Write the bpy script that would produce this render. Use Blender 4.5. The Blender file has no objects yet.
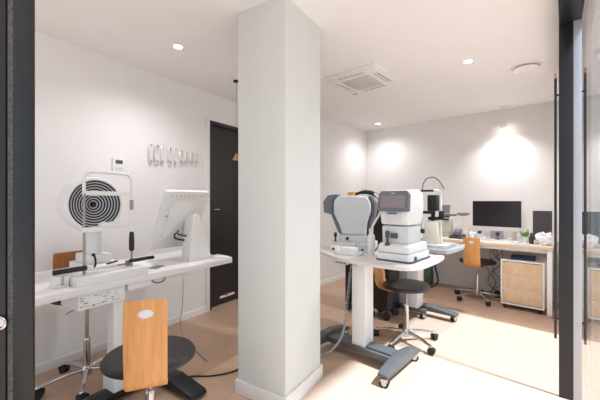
import bpy, bmesh, math, random
from mathutils import Vector, Matrix
random.seed(7)
S = bpy.context.scene
COL = S.collection
EYE = 1.27
CEIL = 2.50
F = 325.0
RL = math.atan2(.84, .542)      # left room frame: x along left wall, y towards left wall
RR = math.atan2(-.669, .743)    # right room frame: x along back wall, y towards back wall
def wL(a, y, z=0.): return Vector((.542*a-.84*y, .84*a+.542*y, z))
def wR(s, t, z=0.): return Vector((.743*s+.669*t, -.669*s+.743*t, z))

# ---------------------------------------------------------------- materials
def lin(c):
    if isinstance(c, str):
        c = [int(c[i:i+2], 16)/255 for i in (0, 2, 4)]
    return tuple((x/12.92 if x <= .04045 else ((x+.055)/1.055)**2.4) for x in c) + (1,)
MATS = {}
def mat(name, col, rough=.5, metal=0., var=.04, scale=30., bump=0., emit=None, trans=0., coat=0., spec=.5, stretch=None):
    if name in MATS: return MATS[name]
    m = bpy.data.materials.new(name); m.use_nodes = True
    nt = m.node_tree; b = nt.nodes['Principled BSDF']
    b.inputs['Roughness'].default_value = rough
    b.inputs['Metallic'].default_value = metal
    b.inputs['Transmission Weight'].default_value = trans
    b.inputs['Coat Weight'].default_value = coat
    b.inputs['Specular IOR Level'].default_value = spec
    tc = nt.nodes.new('ShaderNodeTexCoord')
    mp = nt.nodes.new('ShaderNodeMapping')
    if stretch: mp.inputs['Scale'].default_value = stretch
    nz = nt.nodes.new('ShaderNodeTexNoise'); nz.inputs['Scale'].default_value = scale; nz.inputs['Detail'].default_value = 5
    nt.links.new(tc.outputs['Object'], mp.inputs[0]); nt.links.new(mp.outputs[0], nz.inputs['Vector'])
    r = nt.nodes.new('ShaderNodeValToRGB')
    c = lin(col)
    r.color_ramp.elements[0].position = .3; r.color_ramp.elements[1].position = .7
    r.color_ramp.elements[0].color = tuple(max(0, x*(1-var*2)) for x in c[:3]) + (1,)
    r.color_ramp.elements[1].color = tuple(min(1, x*(1+var)) for x in c[:3]) + (1,)
    nt.links.new(nz.outputs['Fac'], r.inputs[0]); nt.links.new(r.outputs[0], b.inputs['Base Color'])
    if bump:
        bp = nt.nodes.new('ShaderNodeBump'); bp.inputs['Strength'].default_value = bump; bp.inputs['Distance'].default_value = .002
        nt.links.new(nz.outputs['Fac'], bp.inputs['Height']); nt.links.new(bp.outputs[0], b.inputs['Normal'])
    if emit:
        b.inputs['Emission Color'].default_value = lin(emit[0]); b.inputs['Emission Strength'].default_value = emit[1]
    MATS[name] = m
    return m
WALL = mat('wall_paint', 'eeeae7', .75, var=.008, scale=6, bump=.05)
WHITEPAINT = mat('trim_paint', 'ece8e3', .45, var=.01)
COLP = mat('column_paint', 'dbdcd7', .7, var=.008, scale=6, bump=.05)
CEILM = mat('ceiling_paint', 'efecea', .85, var=.006, scale=4)
FLOOR = mat('vinyl_floor', 'c2a188', .38, var=.035, scale=9, bump=.05)
DOORB = mat('door_black', '231f22', .35, var=.05)
BLKMET = mat('black_metal', '191a1d', .38, var=.05, scale=14)
GREYALU = mat('grey_aluminium', 'b9b8bd', .4, .3, var=.02)
FELT = mat('brush_felt', '5d5a58', .95, var=.25, scale=160, bump=.5)
WLAM = mat('white_laminate', 'ece8e5', .28, var=.008)
WPL = mat('white_plastic', 'ebe9e6', .35, var=.01)
GPL = mat('pale_grey_plastic', 'd3d5d6', .4, var=.012)
MGR = mat('mid_grey_plastic', '6b6e77', .45, var=.02)
DGR = mat('dark_grey_plastic', '4d5056', .45, var=.03)
BASEG = mat('charcoal_painted_steel', '565350', .42, var=.03)
BPL = mat('black_plastic', '131214', .4, var=.05)
BLEA = mat('black_vinyl_leather', '1d1716', .42, var=.06, scale=60, bump=.15)
BLEB = mat('brown_black_vinyl', '2c2321', .38, var=.06, scale=60, bump=.15)
CHROME = mat('chrome', 'd0ccca', .14, 1., var=.02)
STEEL = mat('brushed_steel', 'a89b92', .28, 1., var=.04)
CREAM = mat('cream_plastic', 'ddd8c8', .4, var=.015)
PAPER = mat('paper', 'f0ece6', .8, var=.02)
ORANGE = mat('amber_plastic', 'e8a24c', .4)
BLUE = mat('navy_cardboard', '28406c', .5, var=.05)
LEAF = mat('leaf_green', '8bb06a', .5, var=.12)
GREENG = mat('green_glass', '5f8a6c', .12, var=.1, scale=8, trans=.45)
RUBBER = mat('rubber', '171717', .6)
CABLEG = mat('grey_cable', '9a9a9c', .5)
SCRG = mat('idle_grey_screen', '8d8485', .25, var=.01)
SCRB = mat('black_glass_screen', '2b2627', .16, var=.01)
LAMPE = mat('lit_lamp', 'ffffff', .5, emit=('fff6ec', 14))
GOLD = mat('brass', 'd9a766', .25, 1.)
BEIGE = mat('beige_plastic', 'cbbfae', .5)
DBROWN = mat('dark_brown_plastic', '463633', .45)
TEAL = mat('teal_print', '5b7f7e', .6)
MARK = mat('grey_print', 'a0a0a4', .7)
RED = mat('red_print', 'a55048', .6)
CLEAR = mat('frosted_plastic', 'dfe3e3', .3, trans=.3)

def wood(name, c1, c2, rough=.4, vec=(14, 14, .8), sc=3.):
    m = bpy.data.materials.new(name); m.use_nodes = True
    nt = m.node_tree; b = nt.nodes['Principled BSDF']; b.inputs['Roughness'].default_value = rough
    tc = nt.nodes.new('ShaderNodeTexCoord'); mp = nt.nodes.new('ShaderNodeMapping'); mp.inputs['Scale'].default_value = vec
    nz = nt.nodes.new('ShaderNodeTexNoise'); nz.inputs['Scale'].default_value = sc; nz.inputs['Detail'].default_value = 8; nz.inputs['Distortion'].default_value = .6
    r = nt.nodes.new('ShaderNodeValToRGB'); r.color_ramp.elements[0].position = .3; r.color_ramp.elements[1].position = .72
    r.color_ramp.elements[0].color = lin(c1); r.color_ramp.elements[1].color = lin(c2)
    nt.links.new(tc.outputs['Object'], mp.inputs[0]); nt.links.new(mp.outputs[0], nz.inputs['Vector'])
    nt.links.new(nz.outputs['Fac'], r.inputs[0]); nt.links.new(r.outputs[0], b.inputs['Base Color'])
    return m
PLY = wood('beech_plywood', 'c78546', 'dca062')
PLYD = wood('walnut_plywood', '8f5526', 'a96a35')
BIRCH = wood('birch_front', 'd9b48c', 'e6c8a4', vec=(14, 1, 6), sc=1.5)
DESKW = wood('pale_birch_edge', 'd8b58f', 'e8cdac', vec=(1, 10, 10))
DESKT = wood('white_oak_laminate', 'e9ddd0', 'efe6dc', vec=(1, 10, 10))

def glassmat():
    m = bpy.data.materials.new('clear_pane'); m.use_nodes = True
    nt = m.node_tree; nt.nodes.clear()
    o = nt.nodes.new('ShaderNodeOutputMaterial'); mx = nt.nodes.new('ShaderNodeMixShader')
    t = nt.nodes.new('ShaderNodeBsdfTransparent'); t.inputs[0].default_value = (.97, .975, .975, 1)
    g = nt.nodes.new('ShaderNodeBsdfGlossy'); g.inputs['Roughness'].default_value = 0.01
    f = nt.nodes.new('ShaderNodeFresnel')
    ge = nt.nodes.new('ShaderNodeNewGeometry'); mr = nt.nodes.new('ShaderNodeMapRange')
    mr.inputs['To Min'].default_value = 1.5; mr.inputs['To Max'].default_value = 1/1.5
    nt.links.new(ge.outputs['Backfacing'], mr.inputs['Value']); nt.links.new(mr.outputs[0], f.inputs['IOR'])
    nt.links.new(f.outputs[0], mx.inputs[0]); nt.links.new(t.outputs[0], mx.inputs[1]); nt.links.new(g.outputs[0], mx.inputs[2])
    nt.links.new(mx.outputs[0], o.inputs[0])
    return m
GLASS = glassmat()

# ---------------------------------------------------------------- mesh builder
class MB:
    def __init__(self):
        self.bm = bmesh.new(); self.mats = []
    def _mi(self, m):
        if m is None: return 0
        if m not in self.mats: self.mats.append(m)
        return self.mats.index(m)
    def _merge(self, b2, m=None, M=None):
        mi = self._mi(m) if m is not None else 0
        if M is not None: bmesh.ops.transform(b2, matrix=M, verts=b2.verts[:])
        bmesh.ops.recalc_face_normals(b2, faces=b2.faces[:])
        for f in b2.faces: f.material_index = mi
        me = bpy.data.meshes.new('t'); b2.to_mesh(me); b2.free()
        self.bm.from_mesh(me); bpy.data.meshes.remove(me)
    def box(self, x0, x1, y0, y1, z0, z1, bev=0., m=None, seg=2, M=None):
        b = bmesh.new(); bmesh.ops.create_cube(b, size=1)
        for v in b.verts:
            v.co = Vector(((x0+x1)/2+v.co.x*(x1-x0), (y0+y1)/2+v.co.y*(y1-y0), (z0+z1)/2+v.co.z*(z1-z0)))
        if bev: bmesh.ops.bevel(b, geom=b.edges[:], offset=min(bev, .49*min(abs(x1-x0), abs(y1-y0), abs(z1-z0))), segments=seg, profile=.6, affect='EDGES')
        self._merge(b, m, M); return self
    def prism(self, poly, d0, d1, axis='z', bev=0., m=None, seg=2, M=None):
        """poly in the plane normal to axis; axis z: (x,y); axis x: (y,z); axis y: (x,z)"""
        b = bmesh.new()
        def P(p, d): return {'z': (p[0], p[1], d), 'x': (d, p[0], p[1]), 'y': (p[0], d, p[1])}[axis]
        v0 = [b.verts.new(P(p, d0)) for p in poly]; v1 = [b.verts.new(P(p, d1)) for p in poly]
        n = len(poly)
        b.faces.new(v0); b.faces.new(v1[::-1])
        for i in range(n): b.faces.new((v0[i], v1[i], v1[(i+1) % n], v0[(i+1) % n]))
        bmesh.ops.recalc_face_normals(b, faces=b.faces[:])
        if bev: bmesh.ops.bevel(b, geom=b.edges[:], offset=bev, segments=seg, profile=.6, affect='EDGES', clamp_overlap=True)
        self._merge(b, m, M); return self
    def cyl(self, p0, p1, r0, r1=None, n=24, m=None, M=None):
        r1 = r0 if r1 is None else r1
        p0 = Vector(p0); p1 = Vector(p1); d = p1-p0
        b = bmesh.new(); bmesh.ops.create_cone(b, cap_ends=True, segments=n, radius1=r0, radius2=max(r1, 1e-4), depth=d.length)
        q = Vector((0, 0, 1)).rotation_difference(d.normalized()).to_matrix().to_4x4()
        bmesh.ops.transform(b, matrix=Matrix.Translation((p0+p1)/2) @ q, verts=b.verts[:])
        self._merge(b, m, M); return self
    def lathe(self, prof, origin=(0, 0, 0), axis=(0, 0, 1), n=32, m=None, sx=1., sy=1., M=None):
        b = bmesh.new(); rings = []
        q = Vector((0, 0, 1)).rotation_difference(Vector(axis).normalized())
        for r, z in prof:
            if r < 1e-5: rings.append([b.verts.new(Vector(origin)+q @ Vector((0, 0, z)))])
            else: rings.append([b.verts.new(Vector(origin)+q @ Vector((r*sx*math.cos(2*math.pi*i/n), r*sy*math.sin(2*math.pi*i/n), z))) for i in range(n)])
        for A, B in zip(rings, rings[1:]):
            for i in range(n):
                j = (i+1) % n
                if len(A) == 1 and len(B) == 1: continue
                if len(A) == 1: b.faces.new((A[0], B[i], B[j]))
                elif len(B) == 1: b.faces.new((A[i], A[j], B[0]))
                else: b.faces.new((A[i], A[j], B[j], B[i]))
        if len(rings[0]) > 1 : b.faces.new(rings[0])
        if len(rings[-1]) > 1: b.faces.new(rings[-1])
        self._merge(b, m, M); return self
    def tube(self, pts, r, n=10, m=None, smooth=4, M=None):
        P = [Vector(p) for p in pts]
        if smooth > 1 and len(P) > 2:
            Q = []
            for i in range(len(P)-1):
                a = P[max(i-1, 0)]; b_ = P[i]; c = P[i+1]; d = P[min(i+2, len(P)-1)]
                for k in range(smooth):
                    t = k/smooth
                    Q.append(.5*((2*b_)+(c-a)*t+(2*a-5*b_+4*c-d)*t*t+(3*b_-a-3*c+d)*t**3))
            Q.append(P[-1]); P = Q
        b = bmesh.new(); rings = []
        up = None
        for i, p in enumerate(P):
            d = (P[min(i+1, len(P)-1)]-P[max(i-1, 0)]).normalized()
            if up is None:
                up = d.orthogonal().normalized()
            else:
                up = (up-d*up.dot(d)).normalized()
            s = d.cross(up)
            rr = r[min(int(i*len(r)/len(P)), len(r)-1)] if isinstance(r, (list, tuple)) else r
            rings.append([b.verts.new(p+up*rr*math.cos(2*math.pi*k/n)+s*rr*math.sin(2*math.pi*k/n)) for k in range(n)])
        for A, B in zip(rings, rings[1:]):
            for i in range(n): b.faces.new((A[i], A[(i+1) % n], B[(i+1) % n], B[i]))
        b.faces.new(rings[0]); b.faces.new(rings[-1])
        self._merge(b, m, M); return self
    def ball(self, c, rx, ry=None, rz=None, m=None, M=None, n=20):
        ry = ry or rx; rz = rz or rx
        b = bmesh.new(); bmesh.ops.create_uvsphere(b, u_segments=n, v_segments=n//2+2, radius=1)
        bmesh.ops.transform(b, matrix=Matrix.Translation(c) @ Matrix.Diagonal((rx, ry, rz, 1)), verts=b.verts[:])
        self._merge(b, m, M); return self
    def ribbon(self, path, w, th, m=None, widths=None, M=None):
        """strip: path in (y,z), width along x, thickness th"""
        b = bmesh.new(); n = len(path); rows = []
        for i, p in enumerate(path):
            a = Vector(path[max(i-1, 0)]); c = Vector(path[min(i+1, n-1)]); d = (c-a).normalized(); nn = Vector((-d.y, d.x))*th/2
            ww = (widths[i] if widths else w)/2
            e = min(th*.4, .004)
            row = []
            for (x, k) in ((-ww, .5), (-ww+e, 1), (ww-e, 1), (ww, .5), (ww, -.5), (ww-e, -1), (-ww+e, -1), (-ww, -.5)):
                row.append(b.verts.new((x, p[0]+nn.x*k, p[1]+nn.y*k)))
            rows.append(row)
        for A, B in zip(rows, rows[1:]):
            for i in range(8): b.faces.new((A[i], A[(i+1) % 8], B[(i+1) % 8], B[i]))
        b.faces.new(rows[0]); b.faces.new(rows[-1])
        self._merge(b, m, M); return self
    def build(self, name, m=None, parent=None, label=None, loc=None, rz=None):
        me = bpy.data.meshes.new(name)
        for e in self.bm.edges:
            if len(e.link_faces) == 2 and e.calc_face_angle(0) > math.radians(38): e.smooth = False
        for f in self.bm.faces: f.smooth = True
        self.bm.to_mesh(me); self.bm.free()
        ml = self.mats if self.mats else [m]
        for x in ml: me.materials.append(x)
        o = bpy.data.objects.new(name, me); COL.objects.link(o)
        if parent: o.parent = parent
        if label: o['label'] = label
        if loc is not None: o.location = loc
        if rz is not None: o.rotation_euler.z = rz
        return o
def tag(o, label, cat, group=None):
    o['label'] = label; o['category'] = cat
    if group: o['group'] = group
    return o
def struct(o):
    o['kind'] = 'structure'; return o
def thing(name, label, cat, loc, rz=0, group=None):
    o = bpy.data.objects.new(name, None); o.empty_display_size = .1; COL.objects.link(o)
    o.location = loc; o.rotation_euler = (0, 0, rz)
    return tag(o, label, cat, group)
def copy_tree(o, parent=None):
    c = o.copy(); COL.objects.link(c)
    if parent: c.parent = parent
    for ch in [x for x in o.children]:
        copy_tree(ch, c)
    return c
def rrect(x0, x1, y0, y1, r, n=6):
    P = []
    for cx, cy, a0 in ((x1-r, y1-r, 0), (x0+r, y1-r, 90), (x0+r, y0+r, 180), (x1-r, y0+r, 270)):
        for k in range(n+1):
            a = math.radians(a0+90*k/n); P.append((cx+r*math.cos(a), cy+r*math.sin(a)))
    return P
def smoothpoly(P, n=6):
    out = []; N = len(P)
    for i in range(N):
        a, b, c, d = [Vector(P[(i+k) % N]) for k in (-1, 0, 1, 2)]
        for k in range(n):
            t = k/n
            q = .5*((2*b)+(c-a)*t+(2*a-5*b+4*c-d)*t*t+(3*b-a-3*c+d)*t**3)
            out.append((q.x, q.y))
    return out

# ---------------------------------------------------------------- room shell
def seg_wall(name, p0, p1, z0, z1, th, m, side=1):
    """upright slab with inner face on p0->p1, thickness to the left (side=1) or right"""
    p0 = Vector(p0[:2]); p1 = Vector(p1[:2]); d = (p1-p0); L = d.length
    o = MB().box(0, L, 0 if side > 0 else -th, th if side > 0 else 0, z0, z1).build(name, m)
    o.location = (p0.x, p0.y, 0); o.rotation_euler.z = math.atan2(d.y, d.x)
    return struct(o)
GA = Vector((1.69, 1.95)); GD = Vector((.63, .777)).normalized()
GEND = GA+GD*1.345                    # far end of the glass wall
BC = Vector(wR(-3.008, 5.134).xy)     # back-left corner of the right room
BC = Vector((1.2, 5.83))
u = Vector((.743, -.669)); n_ = Vector((.669, .743))
# back right corner
k = (GEND-BC).dot(n_)                 # glass line meets the back wall
tt = -k/GD.dot(n_); BR = GEND+GD*tt
W2 = BC-n_*2.05                       # end of right room side wall, hidden behind the column
LW0 = Vector(wL(-.4, 2.90).xy); LW1 = Vector(wL(3.20, 2.90).xy)
D0 = 2.56; D1 = 3.12                  # door opening along the left wall
def lw(a): return Vector(wL(a, 2.90).xy)
DT = 2.185
seg_wall('wall_left', lw(-.4), lw(D0), 0, CEIL, .12, WALL)
seg_wall('wall_left', lw(D1), LW1, 0, CEIL, .12, WALL)
seg_wall('wall_left', lw(D0), lw(D1), DT, CEIL, .12, WALL)
seg_wall('wall_partition', LW1, W2, 0, CEIL, .10, WALL)
seg_wall('wall_side', W2, BC, 0, CEIL, .12, WALL)
seg_wall('wall_back', BC, BR+u*.1, 0, CEIL, .12, WALL)
seg_wall('wall_right', GEND+GD*.03, BR, 0, CEIL, .10, WALL, side=-1)
def base(name, p0, p1, h=.066, th=.012, e0=0, e1=0):
    p0 = Vector(p0[:2]); p1 = Vector(p1[:2]); d = p1-p0; L = d.length
    o = MB().prism([(-th, 0), (-th, h-.01), (-th+.004, h), (0, h), (0, 0)], e0, L-e1, 'x').build(name, WHITEPAINT)
    o.location = (p0.x, p0.y, 0); o.rotation_euler.z = math.atan2(d.y, d.x)
    return struct(o)
base('baseboard_left', lw(-.4), lw(D0-.05))
base('baseboard_side', W2, BC)
base('baseboard_back', BC, BR)
# floor and ceiling
def slab(name, pts, z0, z1, m):
    return struct(MB().prism([tuple(p) for p in pts], z0, z1).build(name, m))
slab('floor', [(-5, -4), (6, -4), (6, 8), (-5, 8)], -.05, 0, FLOOR)
g0 = GA-GD*3.6
slab('ceiling', [tuple(g0), tuple(GA-GD*0), tuple(BR+GD*.2), tuple(BC+n_*.2+(-u)*.2), (-1.2, 5.2), tuple(lw(1.5)+Vector((-.15, .1))), tuple(lw(-.4)+Vector((-.15, 0))), (-2.6, -1.0)], CEIL, CEIL+.14, CEILM)
# column
cL = Vector((-.408, 2.14)); cF = Vector((-.087, 1.945))
cang = math.radians(-31.3)
cu = Vector((math.cos(cang), math.sin(cang))); cn = Vector((-cu.y, cu.x))
o = MB().box(0, .376, 0, .447, 0, CEIL, .003).build('wall_column', COLP); o.location = (cL.x, cL.y, 0); o.rotation_euler.z = cang; struct(o)
h = .092; t_ = .013
bb = MB()
for (x0, x1, y0, y1) in ((-t_, .376+t_, -t_, 0), (-t_, .376+t_, .447, .447+t_), (-t_, 0, 0, .447), (.376, .376+t_, 0, .447)):
    bb.box(x0, x1, y0, y1, 0, h, .003)
o = bb.build('baseboard_column', WHITEPAINT); o.location = (cL.x, cL.y, 0); o.rotation_euler.z = cang; struct(o)

# dark door in the left wall
def inL(o, a=0, y=0, z=0):
    o.location = wL(a, y, z); o.rotation_euler.z = RL; return o
o = inL(MB().box(D0, D1, 2.925, 2.965, .012, DT-.03).build('door_1', DOORB)); struct(o)
o2 = MB().box(D0+.10, D0+.19, 2.917, 2.926, 1.152, 1.162, .002).build('door_handle', CHROME, o)
st = MB().box(D0+.20, D0+.44, 2.9225, 2.9255, .085, .112, 0, m=PAPER).box(D0+.28, D0+.34, 2.921, 2.9250, .10, .130, 0, m=RED).build('sticker', None, o, 'small white and red sticker near the foot of the door')
fr = MB().box(D0, D0+.035, 2.885, 2.99, 0, DT).box(D1-.035, D1, 2.885, 2.99, 0, DT).box(D0, D1, 2.885, 2.99, DT-.04, DT)
struct(inL(fr.build('door_1_frame', DOORB)))
struct(inL(MB().box(D0-.05, D0, 2.875, 2.905, 0, DT+.01, .002).build('trim_1', WHITEPAINT)))
# gold cone lamp beside the column in front of the door
r_ = (235.-300)/325
zz = 3.35
lt = thing('cone_pendant_lamp', 'small brass cone lamp hanging in front of the black door, half behind the column', 'lamp', (r_*zz+.012, zz, CEIL))
zt = EYE+(200-153)*zz/325-CEIL; zb = EYE+(200-160)*zz/325-CEIL
MB().lathe([(.004, zt), (.006, zt-.001), (.042, zb), (.038, zb), (.003, zt-.008)], n=24).build('lamp_shade', GOLD, lt)
MB().cyl((0, 0, zt-.003), (0, 0, -.012), .0012, n=8).build('cord', BPL, lt)
MB().cyl((0, 0, -.015), (0, 0, 0), .03).build('ceiling_rose', BPL, lt)

# ---------------------------------------------------------------- left foreground sliding door stack
ZF = 1.0
def fx(px): return (px-300)*(ZF+.04)/325
fd = thing('sliding_door_leaf', 'black metal sliding door leaf with a felt strip, at the left edge of the view', 'door', (0, 0, 0))
MB().box(fx(15), fx(34), ZF+.032, ZF+.045, 0, CEIL, .002).build('stile', BLKMET, fd)
MB().box(fx(9.3), fx(14.6), ZF+.034, ZF+.04, 0, CEIL, 0).build('brush_strip', FELT, fd, 'grey felt brush strip')
MB().box(fx(-70), fx(8.2), ZF+.030, ZF+.04, 0, CEIL, .002).build('door_panel', BLKMET, fd)
MB().box(fx(8.2), fx(9.3), ZF+.036, ZF+.04, 0, CEIL, 0).build('gasket', RUBBER, fd)
ZF += .034
hz = EYE-122*ZF/325
RX = (-.5-300)*(ZF-.01)/325
rg = MB()
pts = [(RX+.019*math.cos(a)*1.0, ZF-.010, hz+.019*math.sin(a)) for a in [2*math.pi*i/20 for i in range(21)]]
rg.tube(pts, .0042, n=10, smooth=1)
rg.cyl((RX, ZF-.006, hz), (RX, ZF-.003, hz), .016).build('ring_pull', CHROME, fd, 'round metal ring pull')

# ---------------------------------------------------------------- right glass wall
gf = MB()
gang = math.atan2(GD.y, GD.x)
def inG(o):
    o.location = (GA.x, GA.y, 0); o.rotation_euler.z = gang; return o
HD = 2.40
gw = thing('glass_partition', 'tall clear glass partition in a black frame along the right edge', 'glass wall', (GA.x, GA.y, 0), gang)
MB().box(.10, .122, -.005, .0358, 0, HD, .001).build('jamb_profile', GREYALU, gw, 'grey aluminium jamb profile')
gl = thing('glass_door_leaf', 'open frameless glass door leaf at the right edge reflecting the desk', 'glass door', (.885, 1.02, 0), math.radians(90-38.5))
MB().box(-.80, 0, -.010, 0, .012, HD-.002).build('glass_pane', GLASS, gl)
MB().box(-.79, -.68, -.016, .006, HD-.07, HD-.001, .002).build('patch_fitting', STEEL, gl)
MB().box(-.79, -.68, -.016, .006, 0, .08, .002).build('patch_fitting', STEEL, gl)
MB().box(.123, 1.33, -.03, -.02, .02, HD).build('glass_pane', GLASS, gw)
jm = MB().box(-.03, .03, -.03, .03, 0, HD, .001)
# black post at (1.75,2.1) facing the viewer
pj = MB().box(.10, .122, .036, .108, 0, HD, .002).build('post', BLKMET, gw)
MB().box(1.33, 1.38, -.04, .03, 0, HD).build('post', BLKMET, gw)
MB().box(-1.95, 1.38, -.04, .108, HD, CEIL-.001, 0).build('top_rail', BLKMET, gw)
ph = thing('pull_bar', 'long thin black vertical pull bar with brass tip on the right door post', 'door handle', (0, 0, 0))
ph.location = (GA.x, GA.y, 0); ph.rotation_euler.z = gang
MB().box(.105, .118, .118, .132, .37, 2.06, .002).build('bar', BPL, ph)
MB().box(.105, .118, .118, .132, 2.06, 2.09, .002).build('tip', GOLD, ph, 'brass tip')
for z in (.5, 1.95): MB().cyl((.1115, .108, z), (.1115, .120, z), .006).build('mount', BPL, ph)

# ---------------------------------------------------------------- ceiling fixtures
def cpt(px, py): 
    z = 325*(CEIL-EYE)/(200-py); return ((px-300)*z/325, z)
def downlight(px, py, label, r=.042):
    x, y = cpt(px, py)
    t = thing('ceiling_downlight', label, 'ceiling light', (x, y, CEIL), 0, 'recessed ceiling downlights')
    MB().lathe([(r*.72, -.001), (r*.75, -.006), (r, -.005), (r*1.02, 0)], n=32).build('trim_ring', WHITEPAINT, t)
    MB().cyl((0, 0, -.0075), (0, 0, -.004), r*.74).build('lamp', LAMPE, t)
    return x, y
DL = [downlight(178, 46, 'round recessed downlight in the ceiling above the left exam table'),
      downlight(468, 61, 'round recessed downlight in the ceiling between the air conditioner and the round vent'),
      downlight(378, 123.5, 'small recessed downlight far back near the corner of the ceiling')]
# round vent
def added_downlight_at(x, y, label):  # adds fill downlights out of view, standing in for further ceiling lighting
    return downlight(300+325*x/y, 200-325*(CEIL-EYE)/y, label)
DL += [added_downlight_at(-.50, .75, 'added out-of-view fill downlight in the ceiling nearest the black sliding door leaf'),
       added_downlight_at(.75, 1.05, 'added out-of-view fill downlight in the ceiling over the entrance beside the white column')]
x, y = cpt(526, 66.5)
t = thing('round_ceiling_vent', 'white round disc vent hanging just under the right part of the ceiling', 'vent', (x, y, CEIL), RR)
MB().lathe([(0.0, -.034), (.085, -.034), (.105, -.028), (.107, -.022), (.09, -.02), (0, -.02)], n=40).build('disc', WHITEPAINT, t)
MB().lathe([(.06, -.022), (.075, -.012), (.12, -.006), (.125, 0), (0, 0)], n=40).build('collar', WHITEPAINT, t)
# AC cassette
s0, s1, t0, t1 = -2.03, -1.45, 2.60, 3.18
ac = thing('ceiling_air_conditioner', 'square white cassette air conditioner set in the ceiling behind the column', 'air conditioner', wR((s0+s1)/2, (t0+t1)/2, CEIL), RR)
hh = .295
pa = MB()
pa.box(-hh, hh, -hh, hh, -.03, 0, .004)
pa.box(-hh+.03, hh-.03, -hh+.03, hh-.03, -.037, -.028, .003)
pa.build('panel', WHITEPAINT, ac)
gr = MB()
gr.box(-.155, .155, -.155, .155, -.043, -.036, .002)
for i in range(14):
    yy = -.14+i*.0215
    gr.box(-.145, .145, yy, yy+.006, -.047, -.042)
gr.build('intake_grille', mat('grille_white', 'd9d4cf', .5), ac)
slotm = mat('slot_grey', 'b0aaa5', .6)
for a in range(4):
    M = Matrix.Rotation(a*math.pi/2, 4, 'Z')
    so = MB().box(-.14, .14, -.245, -.20, -.0385, -.036, 0, M=M).build('air_outlet', slotm, ac)
    MB().box(-.137, .137, -.228, -.217, -.046, -.037, .002, M=M).build('louver', WHITEPAINT, so)
MB().box(-.27, -.22, .235, .26, -.040, -.036).build('sensor', MGR, ac)
# spotlight near back wall
t = thing('ceiling_spotlight', 'small lit spotlight hanging under the ceiling near the back wall', 'ceiling light', wR(*((lambda z: (.743*.625*z-.669*z, 4.97))(4.97/(.669*.625+.743))), CEIL), RR)
SPOT = t.location.copy()
MB().cyl((0, 0, -.02), (0, 0, 0), .035).build('mount_plate', WHITEPAINT, t)
MB().cyl((0, 0, -.19), (0, 0, -.02), .006).build('stem', WHITEPAINT, t)
M = Matrix.Translation((0, 0, -.225)) @ Matrix.Rotation(math.radians(35), 4, 'X')
MB().lathe([(.0, .045), (.028, .045), (.034, .03), (.04, -.04), (.036, -.04), (.034, -.02), (0, -.02)], n=28, M=M).build('housing', WHITEPAINT, t)
MB().cyl((0, 0, -.034), (0, 0, -.028), .034, M=M).build('lamp', LAMPE, t)

# ---------------------------------------------------------------- wall things, left
zt = 2.90/(.84*.56+.542); at = (-.56*.542+.84)*zt
th = thing('thermostat', 'small white square thermostat with dark display on the left wall', 'thermostat', wL(at, 2.90, 1.575), RL)
MB().box(-.055, .055, -.022, 0, -.062, .062, .005).build('housing', WPL, th)
MB().box(-.032, .030, -.0235, -.021, .012, .045, .001).build('display', DGR, th)
bt = MB()
for i in range(3): bt.box(-.035+i*.024, -.020+i*.024, -.0245, -.021, -.035, -.022, .001)
bt.build('button', GPL, th)
# decorative bracket row
zo = 2.90/(.84*.394+.542); ao = (-.394*.542+.84)*zo
orn = thing('metal_wall_ornament', 'row of thin bent silver metal brackets mounted on the white left wall', 'wall decoration', wL(ao+.035, 2.90, 1.722), RL)
SIL = mat('satin_silver', 'e6e1dc', .35, .25)
caps = mat('dark_pewter', '7a7069', .4, .8)
xs = [-.30, -.245, -.175, -.10, -.03, .035, .10, .165, .235]
for i, x in enumerate(xs):
    d = .012+(i % 3)*.006
    hgt = .080-(.012 if i > 4 else 0)-(.003*i)
    lean = [.035, .05, .03, .045, .03, .045, .035, .045, .03][i]
    pts = [(x+lean, -.004, hgt), (x+lean*.6, -.028, hgt+.003), (x, -.036, hgt-.02), (x, -.036, -hgt+.02), (x+lean*.6, -.028, -hgt-.003), (x+lean, -.004, -hgt)]
    br = MB().tube(pts, .0085, n=8, smooth=3).build('bracket', SIL, orn)
    for sg in (1, -1):
        MB().tube([(x+lean*1.05, -.003, sg*hgt), (x+lean*.6, -.029, sg*(hgt+.003)), (x+lean*.25, -.0345, sg*(hgt-.01))], .0075, n=8, smooth=3).build('cap', caps, br)

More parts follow.
